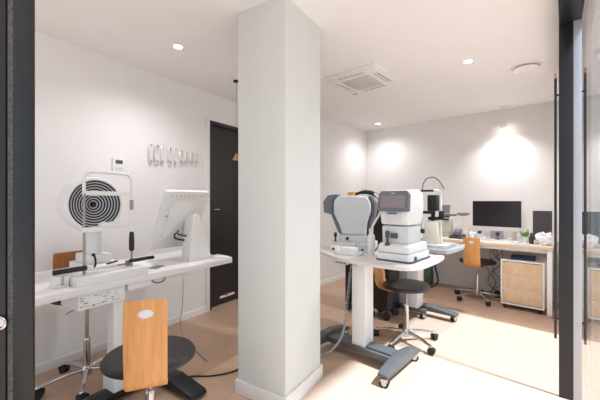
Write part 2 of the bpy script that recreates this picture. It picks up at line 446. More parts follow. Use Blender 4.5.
# ---------------------------------------------------------------- office / exam chairs
def make_chair(name, label, loc, rz, seat_h, back_h, ply, lea, spin=0., r=.205, foot=.27, piston=None, bw=.19):
    """faces local +Y; backrest on -Y"""
    root = thing(name, label, 'chair', loc, rz, 'plywood backed swivel stools')
    st = MB().lathe([(0, seat_h-.045), (r*.86, seat_h-.045), (r*.99, seat_h-.034), (r*1.0, seat_h-.018), (r*.94, seat_h-.004), (r*.7, seat_h), (0, seat_h)], n=48, sx=1.04, sy=.98)
    st.build('seat', lea, root)
    MB().box(-.08, .08, -.1, .1, seat_h-.063, seat_h-.0455, .004).build('seat_plate', BPL, root)
    zb = seat_h-.058
    p = [(.02, zb-.012), (-.10, zb-.012), (-.17, zb-.010), (-.215, zb-.002), (-.245, zb+.020), (-.258, zb+.05), (-.262, zb+.10)]
    top = seat_h+back_h
    for k in range(1, 7):
        f = k/6; p.append((-.262-.012*math.sin(f*math.pi)+.0*f-.01*f, zb+.10+(top-zb-.10)*f))
    wd = [bw*.9]*2+[bw]*(len(p)-2)
    wd[-1] = bw*.97
    bk = MB().ribbon(p, bw, .012, widths=wd).build('backrest', ply, root)
    if back_h > .27 or True:
        zc = top-.055
        yy = -.2735
        MB().ball((0, -.2815, zc), .030, .0055, .018).build('grip_insert', GPL, bk, 'pale oval grip insert')
    hub = .075
    pistop = piston if piston else seat_h-.20
    MB().cyl((0, 0, hub), (0, 0, pistop), .024, .021, n=28).cyl((0, 0, pistop), (0, 0, pistop+.012), .023, .019).build('gas_column', CHROME, root)
    MB().cyl((0, 0, pistop+.012), (0, 0, seat_h-.071), .011, n=20).build('piston', STEEL, root)
    MB().tube([(.01, 0, seat_h-.10), (.08, .03, seat_h-.098), (.15, .05, seat_h-.11)], .004, n=8).build('height_lever', CHROME, root)
    MB().lathe([(0, .052), (.034, .056), (.038, .075), (.034, .105), (.026, .12), (0, .12)], n=28).build('hub', CHROME, root)
    for i in range(5):
        a = spin+i*2*math.pi/5
        M = Matrix.Rotation(a, 4, 'Z')
        lg = MB().tube([(.02, 0, .095), (.09, 0, .094), (.18, 0, .084), (foot, 0, .066)], [.017, .016, .014, .012], n=12, M=M).ball((foot, 0, .066), .0155, M=M).build('leg', CHROME, root)
        sw = random.uniform(0, 6.28)
        M2 = M @ Matrix.Translation((foot, 0, 0)) @ Matrix.Rotation(sw, 4, 'Z')
        MB().cyl((0, 0, .045), (0, 0, .062), .006, M=M2).cyl((.006, -.022, .0275), (.006, -.006, .0275), .027, M=M2).cyl((.006, .006, .0275), (.006, .022, .0275), .027, M=M2).box(-.012, .02, -.005, .005, .02, .05, .003, M=M2).prism([(-.024, .036), (.036, .036), (.03, .052), (.006, .058), (-.018, .052)], -.0245, .0245, 'y', M=M2).build('caster', RUBBER, lg)
    return root
def rzf(f): return math.atan2(f[1], f[0])-math.pi/2
make_chair('task_chair', 'round black stool chair with a tall plywood back, nearest the camera by the left table', (-.73, 1.585, 0), rzf((-.36, .93)), .535, .325, PLY, BLEA, spin=.5, r=.203, bw=.165)
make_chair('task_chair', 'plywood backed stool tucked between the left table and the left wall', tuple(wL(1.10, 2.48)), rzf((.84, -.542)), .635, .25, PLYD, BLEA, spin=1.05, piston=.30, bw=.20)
make_chair('task_chair', 'dark round stool with a bent plywood back standing behind the middle wheeled table', tuple(wR(-1.24, 2.80)), rzf((.743, -.669)), .525, .23, PLY, BLEB, spin=1.2, piston=.33)
make_chair('task_chair', 'small plywood backed stool pulled up to the wooden desk', tuple(wR(-1.094, 4.60)), rzf((.669, .743)), .51, .30, PLY, BLEA, spin=.35)

# ---------------------------------------------------------------- left exam table
TH = .78
T = thing('exam_table', 'long white laminate instrument table along the left wall', 'table', wL(1.1, 2.3, 0), RL)
def l(a, y): return (a-1.1, -(2.3-y))       # local coordinates: x along wall, y to wall
x0 = .35-1.1; x1 = 2.03-1.1; y0 = 1.985-2.3; y1 = 2.70-2.3
top = [(x0, y0+.0), (-.45, y0+.0), (-.1, y0+.03), (.2, y0+.03), (.5, y0), (x1-.02, y0), (x1, y0+.02), (x1, y1), (x0, y1)]
MB().prism(top, TH-.042, TH, 'z', .003).build('tabletop', WLAM, T)
bx = MB().box(.855-1.1, 1.12-1.1, 2.03-2.3, 2.25-2.3, .645, TH-.043, .004).build('control_box', WPL, T)
mk = MB()
random.seed(3)
for row in range(4):
    xx = -.235
    while xx < .005:
        w_ = random.uniform(.008, .03)
        if random.random() < .75: mk.box(xx, min(xx+w_, .012), 2.0285-2.3, 2.0295-2.3, .662+row*.016, .665+row*.016+random.choice((0, .003)), 0)
        xx += w_+.008
mk.box(-.17, -.158, 2.027-2.3, 2.0295-2.3, .655, .667, 0)
mk.build('printed_label', MARK, bx, 'rows of small grey print and icons')
dw = MB().box(1.14-1.1, 1.62-1.1, 2.03-2.3, 2.50-2.3, TH-.085, TH-.043, .003).build('drawer', WLAM, T)
MB().tube([(.20, -.272, TH-.052), (.215, -.285, TH-.068), (.25, -.288, TH-.074), (.285, -.285, TH-.068), (.30, -.272, TH-.052)], .0035, n=8).build('handle', BPL, dw, 'thin black arc handle')
px_, py_ = 1.10-1.1, 2.10-2.3
MB().box(px_-.03, px_+.035, py_-.03, py_+.05, .20, TH-.0435, .004).build('lift_column', WPL, T)
MB().box(px_-.036, px_+.16, py_-.045, py_+.09, .045, .19, .006).build('column_sleeve', WPL, T)
for a_ in (.62, 1.39):
    prof = [(-.65, .02), (-.63, .045), (-.40, .085), (-.15, .075), (-.07, .04), (-.07, .02)]
    MB().prism([(y_, z_) for y_, z_ in prof], a_-1.1-.06, a_-1.1+.06, 'x', .008).build('foot', BPL, T)
MB().box(.62-1.1, 1.39-1.1, py_-.05, py_+.06, .03, .075, .004).build('base_beam', BPL, T)
fg = MB()
for a_ in (.62, 1.39):
    for y_ in (-.6, -.12): fg.cyl((a_-1.1, y_, 0), (a_-1.1, y_, .025), .02)
fg.build('glide', RUBBER, T)
# floor cable
c = MB().tube([tuple(wL(1.488, 1.95, .008)), (-.76, 2.33, .007), (-.68, 2.33, .007), (-.58, 2.35, .007), (-.465, 2.42, .007), (-.42, 2.58, .007), (-.36, 2.75, .007)], .0055, n=8).build('power_cable', RUBBER)
tag(c, 'black power cable running over the floor from the left table foot towards the column', 'cable')
c = MB().tube([tuple(wL(2.06, 2.69, .70)), tuple(wL(2.06, 2.70, .30)), tuple(wL(2.03, 2.69, .01)), tuple(wL(1.85, 2.3, .006)), tuple(wL(1.75, 2.0, .006))], .0035, n=8).build('data_cable', CABLEG)
tag(c, 'thin grey cable dropping beside the left table end to the floor', 'cable')

# chin rest and corneal topographer
zt = TH
ct = thing('corneal_topographer', 'white eye scanner with a big disc of black and white rings on the left table', 'eye scanner', wL(1.10, 2.35, zt), RL)
X0, Y0 = 1.10, 2.35
MB().prism(rrect(1.03-X0, 1.25-X0, 2.22-Y0, 2.60-Y0, .03), .0, .06, 'z', .006).build('base', WPL, ct)
MB().box(1.06-X0, 1.20-X0, 2.34-Y0, 2.56-Y0, .06, .12, .01).build('slide_stage', WPL, ct)
MB().lathe([(.052, .12), (.05, .2), (.048, .34)], origin=(1.125-X0, 2.44-Y0, 0), n=32).build('stand', WPL, ct)
DC = (1.076-X0, 2.30-Y0, 1.240-zt)
sh = MB().lathe([(0, .062), (.1595, .058), (.160, .0), (.167, -.004), (.176, 0), (.183, .02), (.185, .08), (.172, .15), (.12, .185), (0, .195)], origin=DC, axis=(0, 1, 0), n=64)
sh.build('disc_housing', WPL, ct)
cone = MB()
NR = 9
BW = mat('ring_black', '26282c', .5); RW = mat('ring_white', 'c9ccd2', .5)
for i in range(NR*2):
    ra = .159*(1-i/(NR*2+.6)); rb = .159*(1-(i+1)/(NR*2+.6)); ya = .002+.045*(1-ra/.159); yb = .002+.045*(1-rb/.159)
    wid = .62 if i % 2 == 0 else .38
    b = bmesh.new(); n = 64; A = []; B = []
    full = .159/(NR+.3)
    k = i//2
    if i % 2 == 0: ra = .159-k*full; rb = ra-full*.70
    else: ra = .159-k*full-full*.70; rb = .159-(k+1)*full
    ya = .002+.045*(1-ra/.159); yb = .002+.045*(1-rb/.159)
    for j in range(n):
        an = 2*math.pi*j/n
        A.append(b.verts.new((DC[0]+ra*math.cos(an), DC[1]+ya, DC[2]+ra*math.sin(an))))
        B.append(b.verts.new((DC[0]+rb*math.cos(an), DC[1]+yb, DC[2]+rb*math.sin(an))))
    for j in range(n): b.faces.new((A[j], A[(j+1) % n], B[(j+1) % n], B[j]))
    cone._merge(b, BW if i % 2 == 0 else RW)
rd = cone.build('ring_disc', None, ct, 'concentric black and white rings')
MB().cyl((DC[0], DC[1]+.025, DC[2]), (DC[0], DC[1]+.05, DC[2]), .012).build('center_lens', BPL, rd)
MB().box(DC[0]-.215, DC[0]-.20, DC[1]+.07, DC[1]+.10, DC[2]-.02, DC[2]-.0).__class__
jy = MB().tube([(1.035-X0, 2.235-Y0, .06), (1.04-X0, 2.23-Y0, .085), (1.035-X0, 2.225-Y0, .115), (1.028-X0, 2.22-Y0, .138)], .006, n=10).ball((1.022-X0, 2.22-Y0, .142), .011).build('joystick', BPL, ct)
MB().tube([(1.13-X0, 2.26-Y0, .065), (1.19-X0, 2.25-Y0, .075)], .006, n=8, smooth=1).cyl((1.13-X0, 2.26-Y0, .055), (1.13-X0, 2.26-Y0, .07), .008).build('lever', BPL, ct)

cr = thing('chin_rest', 'white chin and forehead rest frame with black hand grips at the left table edge', 'chin rest', wL(1.07, 2.12, zt), RL)
X0, Y0 = 1.07, 2.12
ra_, rb_ = .925-X0, 1.213-X0
MB().box(.845-X0, 1.27-X0, 2.02-Y0, 2.19-Y0, 0, .05, .004).build('base_block', WPL, cr)
MB().cyl((ra_, 0, .05), (ra_, 0, .57), .0075).cyl((rb_, 0, .05), (rb_, 0, .30), .007).build('rod', STEEL, cr)
ZA = 1.44-zt
arch = [(ra_, 0, .53), (ra_, 0, ZA-.05), (ra_+.012, 0, ZA-.018), (ra_+.045, 0, ZA), (rb_-.045, 0, ZA), (rb_-.012, 0, ZA-.018), (rb_, 0, ZA-.05), (rb_, 0, .30)]
MB().tube(arch, .0095, n=14, smooth=4).build('arch_frame', WPL, cr)
MB().cyl((rb_, 0, 1.205-zt), (rb_, 0, 1.27-zt), .0115).build('collar', STEEL, cr)
MB().cyl((rb_, 0, 1.06-zt), (rb_, 0, 1.19-zt), .014, .011).build('upper_sleeve', WPL, cr)
MB().prism([(ra_-.008, -.008), (ra_+.03, .012), (0, .02), (rb_-.03, .012), (rb_+.008, -.008), (rb_+.008, .008), (rb_-.03, .026), (0, .034), (ra_+.03, .026), (ra_-.008, .008)], 1.298-zt, 1.325-zt, 'z', .003).build('forehead_band', WPL, cr)
cb = MB().box(ra_-.015, rb_+.01, -.014, .014, 1.078-zt, 1.105-zt, .005).build('chin_bar', WPL, cr)
MB().prism([(-.055, .0), (-.05, .018), (-.03, .03), (-.015, .022), (.0, .018), (.015, .022), (.03, .03), (.05, .018), (.055, 0)], -.025, .035, 'y', .003, M=Matrix.Translation((0, 0, 1.105-zt))).build('chin_cup', WPL, cb)
MB().lathe([(.010, 0), (.016, .01), (.017, .07), (.014, .12), (.010, .13)], origin=(rb_, 0, .93-zt)).build('grip_sleeve', BPL, cr, 'black rubber sleeve')
MB().cyl((ra_-.155, -.004, .087), (ra_+.010, -.004, .087), .0145).lathe([(.0, -.004), (.0155, 0), (.0155, .012), (.012, .016)], origin=(ra_-.157, -.004, .087), axis=(1, 0, 0)).build('hand_grip', BPL, cr)
MB().cyl((rb_-.012, -.004, .087), (rb_+.155, -.004, .087), .0125).build('hand_grip', BPL, cr)
MB().cyl((ra_-.06, .0, .076), (ra_-.06, 0, .0), .008).build('grip_post', WPL, cr)
MB().cyl((rb_-.07, .03, .065), (rb_-.0, .03, .065), .006).box(rb_-.02, rb_+.005, .02, .045, .05, .085, .003).build('lock_knob', STEEL, cr)
MB().box(.765-X0, .84-X0, -.02, .06, 0, .012, .003).box(.765-X0, .80-X0, -.02, .03, .012, .065, .004).box(.815-X0, .84-X0, -.02, .03, .012, .06, .004).build('side_bracket', WPL, cr)

# monitor seen from behind
mn = thing('desktop_monitor', 'white all-in-one monitor seen from behind on the right end of the left table', 'monitor', wL(1.72, 2.22, zt), RL)
X0, Y0 = 1.72, 2.22
tilt = math.radians(27)
# panel local: x along wall, leaning: top toward -y
PM = Matrix.Translation((0, 2.41-Y0, .90-zt-.02)) @ Matrix.Rotation(tilt, 4, 'X')
Lh = .52
MB().prism(rrect(-.205, .205, 0, Lh, .02), -.018, .018, 'y', .004, M=PM).build('screen_housing', WPL, mn)
MB().box(-.185, .185, .018, .020, .08, Lh-.02, 0, M=PM).build('screen', SCRB, mn)
hb = MB().prism([(-.15, .12), (-.13, .45), (.13, .45), (.15, .12)], -.045, -.0175, 'y', .008, M=PM).build('back_cover', WPL, mn)
for i in range(9):
    MB().cyl((-.16+i*.04, -.021, Lh-.035), (-.16+i*.04, -.0165, Lh-.035), .004, M=PM).build('vent_hole', MGR, mn)

MB().box(-.16, -.10, -.021, -.017, .30, .31, 0, M=PM).build('badge', MARK, mn)
MB().prism([(-.03, 0), (.19, 0), (.19, .012), (.085, .34), (.065, .375), (.03, .38), (.012, .35)], -.09, .02, 'y', .004).build('stand', WPL, mn)
MB().tube([(-.06, .05, .22), (-.10, .0, .19), (-.05, -.05, .17)], .008, n=8).tube([(-.03, .05, .24), (-.07, .01, .22), (-.02, -.04, .20)], .006, n=8).build('cable', BPL, mn)
# papers
def sheet(name, label, cat, a, y, w, d, ang, z, m=PAPER, th=.0015):
    b = bmesh.new(); N = 6; g = []
    mb = MB()
    bb = bmesh.new()
    for lay in (0, 1):
        g.append([[bb.verts.new((-w/2+w*i/N, -d/2+d*j/N, (0 if lay == 0 else th)+.012*max(0, (i/N-.55))**2*4*d)) for j in range(3)] for i in range(N+1)])
        for vcol in g[lay]:
            for jj, v in enumerate(vcol): v.co.y = -d/2+d*jj/2
    for lay in (0, 1):
        for i in range(N):
            for j in range(2): bb.faces.new((g[lay][i][j], g[lay][i+1][j], g[lay][i+1][j+1], g[lay][i][j+1]))
    for i in range(N):
        for j in (0, 2): bb.faces.new((g[0][i][j], g[0][i+1][j], g[1][i+1][j], g[1][i][j]))
    for j in range(2):
        for i in (0, N): bb.faces.new((g[0][i][j], g[0][i][j+1], g[1][i][j+1], g[1][i][j]))
    b.free(); mb._merge(bb)
    o = mb.build(name, m); o.location = wL(a, y, z); o.rotation_euler.z = RL+ang
    return tag(o, label, cat)
sheet('open_magazine', 'open pale magazine with a lifted page at the right tip of the left table', 'magazine', 1.975, 2.11, .10, .17, -.1, zt+.001, th=.006)
sheet('paper_sheet', 'loose paper sheets beside the monitor foot on the left table', 'paper', 1.45, 2.42, .22, .30, .3, zt+.001)
o = MB().box(-.05, .05, -.035, .035, 0, .006, .001).build('leaflet', TEAL); o.location = wL(1.42, 2.16, zt+.0005); o.rotation_euler.z = RL+.4
tag(o, 'small teal leaflet on the left table between hand grip and monitor', 'leaflet')

# ---------------------------------------------------------------- middle wheeled table
TM = .80
T = thing('wheeled_instrument_table', 'white kidney topped instrument table on a charcoal wheeled base in the middle', 'table', wR(-1.38, 2.27, 0), RR)
X0, Y0 = -1.38, 2.27
poly = smoothpoly([(-1.98, 2.50), (-1.84, 2.34), (-1.53, 2.175), (-1.25, 2.15), (-1.0, 2.17), (-.92, 2.26), (-.90, 2.45), (-.92, 2.80), (-1.0, 2.86), (-1.5, 2.88), (-1.95, 2.88), (-2.0, 2.75)], 4)
MB().prism([(p[0]-X0, p[1]-Y0) for p in poly], TM-.028, TM, 'z', .003).build('tabletop', mat('warm_white_laminate', 'dcd6d1', .35, var=.008), T)
MB().box(-.055, .065, -.055, .075, .12, TM-.0285, .004).build('lift_column', WPL, T)
MB().box(-.045, .055, -.045, .065, TM-.06, TM-.0285, .004).build('top_bracket', WPL, T)
MB().box(-.32, .30, -.075, .085, .075, .12, .006).build('base_beam', BASEG, T)
MB().box(.05, .28, -.05, .06, .12, .135, .004).build('beam_cover', BASEG, T)
def caster(parent, x, y, m=RUBBER, r=.03, sw=0, chrome=True):
    M = Matrix.Translation((x, y, 0)) @ Matrix.Rotation(sw, 4, 'Z')
    c = MB().cyl((0, -.020, r), (0, -.005, r), r, M=M).cyl((0, .005, r), (0, .020, r), r, M=M).build('caster', m, parent)
    MB().cyl((0, -.023, r), (0, .023, r), r*.55, M=M).prism([(-r*.9, r*1.25), (r*.9, r*1.25), (r*.6, r*1.95), (-r*.6, r*1.95)], -.0225, .0225, 'y', .003, M=M).cyl((0, 0, r*1.8), (0, 0, r*2.4), .007, M=M).build('fork', CHROME if chrome else BPL, c)
    return c
for sx in (-.33, .33):
    prof = [(-.275, .072), (-.275, .095), (-.2, .118), (-.06, .142), (.06, .142), (.2, .118), (.275, .095), (.275, .072), (.15, .070), (-.15, .070)]
    ft = MB().prism(prof, sx-.04, sx+.04, 'x', .008).build('foot', BASEG, T)
    for sy in (-.245, .245): caster(ft, sx, sy, sw=random.uniform(-.6, .6), r=.032)
kb = MB().box(-.215, -.095, 2.205-Y0, 2.27-Y0, TM-.056, TM-.0285, .003)
kp = kb.build('control_keypad', GPL, T)
km = MB()
for i in range(4): km.box(-.205+i*.026, -.187+i*.026, 2.2035-Y0, 2.2052-Y0, TM-.05, TM-.036)
km.build('keys', TEAL, kp)
# coiled cable
pts = []
c0 = Vector((-.05, -.085, TM-.10)); c1 = Vector((-.10, -.085, .26))
for i in range(150):
    f = i/149; a = f*2*math.pi*24
    p = c0.lerp(c1, f); pts.append((p.x+.011*math.cos(a), p.y+.011*math.sin(a), p.z))
co = MB().tube([(-.0, -.075, TM-.04), (-.04, -.085, TM-.05), (-.05, -.085, TM-.09)], .004, n=6).tube(pts, .0028, n=6, smooth=1).tube([(-.10, -.085, .27), (-.13, -.12, .14), (-.22, -.20, .03), (-.40, -.30, .010), (-.56, -.36, .010), (-.70, -.36, .010)], .009, n=8).build('coiled_cable', CABLEG, T, 'grey coiled cable hanging down to the floor')

# ---------------------------------------------------------------- autorefractor with screen
def autorefractor():
    A = thing('autorefractor', 'white autorefractor with tilted grey framed screen on the right of the middle table', 'eye test machine', wR(-1.13, 2.30, TM), RR)
    MB().prism(rrect(-.145, .145, 0, .40, .03), 0, .012, 'z', .002).build('rubber_foot_plate', DGR, A)
    MB().prism(rrect(-.14, .14, .003, .397, .03), .012, .062, 'z', .006).build('base', WPL, A)
    MB().prism([(.012, .066), (.012, .115), (.05, .135), (.36, .135), (.385, .066)], -.125, .125, 'x', .008).build('stage', WPL, A)
    MB().prism([(.055, .135), (.05, .27), (.29, .27), (.30, .135)], -.112, .105, 'x', .012).build('body', GPL, A)
    MB().prism([(.045, .278), (.025, .34), (.03, .40), (.07, .525), (.12, .55), (.26, .555), (.32, .53), (.345, .43), (.32, .32), (.29, .278)], -.115, .110, 'x', .016, seg=3).build('head', WPL, A)
    MB().prism(rrect(-.062, .062, .30, .375, .012), .016, .034, 'y', .003).build('front_cover', GPL, A)
    MB().box(-.045, .03, .012, .03, .362, .372, .002).build('printer_slot', DGR, A)
    PM = Matrix.Translation((0, .012, .385)) @ Matrix.Rotation(math.radians(-12), 4, 'X')
    fr = MB().prism([(-.128, .008), (-.12, 0), (.12, 0), (.128, .008), (.122, .13), (.105, .155), (-.105, .155), (-.122, .13)], -.022, .02, 'y', .006, M=PM).build('screen_frame', MGR, A)
    MB().box(-.10, .10, -.0245, -.021, .022, .118, 0, M=PM).build('screen', SCRG, fr)
    MB().box(-.015, .015, -.0245, -.021, .132, .137, 0, M=PM).build('badge', GPL, fr)
    MB().cyl((-.05, -.0, .085), (-.05, .03, .085), .001).__class__
    MB().lathe([(.02, 0), (.022, .01), (.010, .02), (.009, .055), (.015, .065), (.017, .10), (.012, .112), (0, .114)], origin=(-.055, .03, .118)).build('joystick', DGR, A)
    MB().box(-.03, .02, .03, .058, .175, .215, .005).build('lock_switch', DGR, A)
    MB().cyl((.126, .09, .03), (.150, .09, .03), .016).build('side_knob', DGR, A)
    MB().cyl((.10, .30, .22), (.125, .30, .22), .02).build('socket', BPL, A)
autorefractor()

# ---------------------------------------------------------------- tonometer at left rear
def tonometer():
    A = thing('tonometer', 'pale grey eye pressure machine with dark side wings at the left of the middle table', 'eye test machine', wR(-1.70, 2.70, TM), RR+math.radians(22))
    MB().prism(rrect(-.23, .20, -.15, .12, .04), 0, .02, 'z', .003).build('rubber_foot_plate', DGR, A)
    MB().prism(rrect(-.225, .195, -.145, .115, .04), .02, .075, 'z', .008).build('base', GPL, A)
    MB().prism(rrect(-.15, .16, -.12, .10, .04), .075, .14, 'z', .012).build('stage', GPL, A)
    MB().prism([(-.12, .14), (-.14, .22), (-.20, .34), (-.20, .46), (-.16, .505), (-.02, .515), (.12, .50), (.155, .44), (.155, .36), (.12, .25), (.115, .14)], -.11, .08, 'y', .02, seg=3).build('head', GPL, A)
    MB().prism([(.155, .14), (.125, .14), (.13, .25), (.165, .36), (.165, .45), (.12, .515), (.155, .50), (.195, .44), (.19, .34), (.16, .24)], -.09, .07, 'y', .006).build('side_wing', MGR, A, 'dark grey right side wing')
    MB().prism([(-.125, .145), (-.155, .16), (-.225, .33), (-.295, .35), (-.305, .45), (-.26, .515), (-.17, .525), (-.165, .507), (-.208, .465), (-.208, .34), (-.147, .22)], -.10, .06, 'y', .006).build('side_wing', MGR, A, 'dark grey left side wing')
    MB().tube([(-.02, .02, .522), (.06, .03, .545), (.15, .04, .535), (.21, .05, .49), (.23, .05, .43)], [.014, .02, .022, .018, .012], n=10).build('brow_arm', BPL, A, 'black curved brow arm')
    MB().box(-.08, -.01, -.02, .04, .515, .548, .008).build('release_tab', ORANGE, A, 'amber tab on top')
    MB().lathe([(.016, 0), (.008, .01), (.008, .04), (.015, .055), (.014, .085), (0, .09)], origin=(-.18, -.10, .072)).build('joystick', BPL, A)
    MB().lathe([(.0, 0), (.014, 0), (.014, .02), (0, .022)], origin=(-.06, -.12, .11), axis=(0, -1, 0)).build('side_knob', BPL, A)
tonometer()
# bottle with curved spout
p = wR(-1.40, 2.46, TM)
t = thing('spout_bottle', 'white bottle with a tall curved white spout in front of the pressure machine', 'bottle', p, RR)
MB().lathe([(0, 0), (.030, 0), (.032, .01), (.032, .13), (.03, .165), (.016, .185), (.016, .20), (0, .2)], n=28).build('body', WPL, t)
MB().cyl((0, 0, .197), (0, 0, .225), .019).build('cap', WPL, t)
MB().tube([(0, 0, .22), (.02, .01, .27), (.055, .03, .34), (.075, .04, .41), (.06, .03, .48), (.02, .02, .525)], .010, n=10).build('spout', WPL, t)
# little things on the middle table
def small(name, label, cat, s, t, z, mb, m, ang=0, group=None):
    o = mb.build(name, m); o.location = wR(s, t, z); o.rotation_euler.z = RR+ang
    return tag(o, label, cat, group)
small('instrument_tray', 'low white tray of supplies at the front of the middle table', 'tray', -1.55, 2.36, TM, MB().box(-.12, .10, -.06, .06, 0, .012, .004).box(-.12, -.11, -.06, .06, .0, .03, .003).box(.09, .10, -.06, .06, 0, .03, .003).box(-.12, .10, .05, .06, 0, .03, .003).box(-.12, .10, -.06, -.05, 0, .03, .003), WPL, .2)
small('tissue_box', 'low white box lying in the supply tray', 'box', -1.56, 2.36, TM+.0125, MB().box(-.07, .07, -.035, .035, 0, .05, .005), PAPER, .2)
small('swab_cup', 'small clear cup standing behind the supply tray', 'cup', -1.535, 2.47, TM, MB().lathe([(0, 0), (.024, 0), (.03, .09), (.028, .09), (.022, .005), (0, .005)]), CLEAR, group='clear cups on the middle table')
small('swab_cup', 'small clear cup beside the white spout bottle', 'cup', -1.475, 2.50, TM, MB().lathe([(0, 0), (.022, 0), (.026, .07), (.024, .07), (.02, .005), (0, .005)]), CLEAR, group='clear cups on the middle table')
o = small('paper_roll_box', 'small white box with a black round hole at the left tip of the middle table', 'box', -1.74, 2.41, TM, MB().box(-.035, .035, -.03, .03, 0, .055, .005, m=WPL).cyl((0, -.032, .03), (0, -.029, .03), .012, m=BPL), None, .1)

# ---------------------------------------------------------------- black trolley behind
T = thing('black_trolley', 'black wheeled trolley standing behind the middle table', 'trolley', wR(-1.82, 3.25, 0), RR)
MB().box(-.31, .27, -.13, .17, .76, .79, .004).build('top', BPL, T)
MB().box(-.02, .23, -.12, .16, .10, .76, .006).build('cabinet', BPL, T)
MB().box(-.31, -.25, -.10, .10, .09, .76, .004).build('side_post', BPL, T)
MB().box(-.31, .27, .10, .15, .09, .14, .004).build('rear_bar', BPL, T)
dp = MB().box(.0, .25, -.128, -.12, .45, .70, .003).build('front_panel', mat('gloss_black', '15171b', .2), T)
MB().box(.10, .15, -.136, -.128, .67, .68, .002).cyl((.05, -.134, .64), (.05, -.128, .64), .01).build('knob', CHROME, dp)
for x_, y_ in ((-.28, -.07), (-.28, .07), (.02, -.09), (.20, -.09), (.02, .12), (.20, .12)): caster(T, x_, y_, r=.04, chrome=False, sw=.7)
T = thing('covered_instrument', 'tall black tapering covered instrument standing on the black trolley', 'instrument', wR(-1.74, 3.24, .79), RR)
MB().prism([(-.14, 0), (.14, 0), (.13, .05), (.06, .30), (.0, .43), (-.10, .46), (-.12, .40), (-.13, .2)], -.08, .09, 'y', .02).build('cover', BLEA, T)
MB().box(.10, .17, -.11, -.02, 0, .06, .006).build('battery_box', BPL, T)
for i, (s_, t_, w_, c_) in enumerate(((-1.62, 3.22, .05, DBROWN),)): 
    small('lens_case', 'dark brown lens case on the black trolley', 'case', -1.59, 3.385, .79, MB().box(-.035, .03, -.03, .03, 0, .035, .004), DBROWN)

# ---------------------------------------------------------------- rear wheeled table with slit lamp
T = thing('wheeled_instrument_table', 'grey edged instrument table behind the middle one, on a long low foot', 'table', wR(-1.5, 3.45, 0), RR)
X0, Y0 = -1.5, 3.45
tp = MB().prism([(p[0]-X0, p[1]-Y0) for p in smoothpoly([(-1.46, 3.14), (-1.2, 3.13), (-1.04, 3.14), (-.99, 3.2), (-.98, 3.5), (-1.0, 3.70), (-1.06, 3.75), (-1.42, 3.75), (-1.47, 3.70), (-1.48, 3.2)], 4)], TM-.035, TM, 'z', .004).build('tabletop', mat('tabletop_grey', 'aeb0b3', .35), T)
MB().box(-.02, .10, .0, .16, .10, TM-.036, .005).build('lift_column', WPL, T)
MB().box(-.22, -.02, .0, .17, .10, TM-.036, .005).build('column_cabinet', GREYALU, T)
ft = MB().prism([(-.30, .062), (-.30, .085), (-.1, .115), (.2, .115), (.46, .085), (.46, .062)], .10, .20, 'y', .006).build('foot', BASEG, T)
caster(ft, .42, .15, r=.028, sw=1.2); caster(ft, -.26, .15, r=.028, sw=.4)
ft = MB().box(-.26, .18, .0, .05, .062, .10, .006).build('foot', BASEG, T)
caster(ft, .15, .01, r=.028, sw=1.2); caster(ft, -.22, .01, r=.028, sw=.4)
A = thing('slit_lamp', 'cream slit lamp with black microscope and curved wire lamp on the rear table', 'eye examination lamp', wR(-1.20, 3.36, TM), RR)
MB().prism(rrect(-.12, .16, -.13, .20, .02), 0, .03, 'z', .004).build('base_plate', GPL, A)
MB().prism([(-.10, .03), (-.085, .16), (-.07, .26), (.05, .26), (.055, .16), (.07, .03)], -.05, .07, 'y', .01).build('body', CREAM, A)
MB().box(-.05, .04, -.04, .06, .36, .52, .008).box(-.13, .03, -.06, -.03, .33, .36, .006).box(-.04, .05, -.05, .05, .27, .30, .005).box(-.02, .01, -.02, .02, .25, .37, .003).build('microscope', BPL, A)
MB().box(-.16, .0, -.01, .02, .555, .575, .004).build('brow_bar', BPL, A)
MB().tube([(0, .0, .568), (.06, 0, .566), (.072, 0, .54), (.075, 0, .3), (.075, 0, .03)], .008, n=10, smooth=2).build('frame_post', WPL, A)
MB().box(.055, .10, -.02, .02, .27, .36, .004).build('clamp', BPL, A)
MB().box(.09, .22, -.006, .006, .315, .33, .003).build('clamp_arm', DGR, A)
MB().tube([(-.11, 0, .57), (-.108, 0, .63), (-.07, 0, .69), (0, 0, .70), (.06, -.01, .66), (.11, -.02, .58)], .0055, n=8).build('gooseneck_lamp', DGR, A, 'thin curved gooseneck')
MB().tube([(-.16, 0, .03), (-.13, 0, .20), (-.12, 0, .28)], .012, n=8, smooth=1).build('side_strut', GPL, A)

# green bottle and cable near back wall
z_ = 4.90; r_ = .3955
pb = Vector((r_*z_, z_, 0))
t = thing('glass_demijohn', 'large green glass bottle on the floor by the back wall behind the rear table', 'bottle', pb)
MB().lathe([(0, 0), (.05, 0), (.065, .02), (.072, .16), (.06, .30), (.03, .40), (.02, .45), (.024, .48), (0, .48)], n=28).build('body', GREENG, t)
MB().cyl((0, 0, .475), (0, 0, .505), .022).build('stopper', BPL, t)
o = MB().tube([(r_*4.72-.06, 4.72, .006), (r_*4.72+.07, 4.72, .015), (r_*4.72+.14, 4.72, .10), (r_*4.72+.10, 4.74, .32), (r_*4.72+.09, 4.72, .50), (r_*4.72+.0, 4.76, .60)], .011, n=8).build('thick_cable', RUBBER)
tag(o, 'thick black cable looping beside the green glass bottle', 'cable')

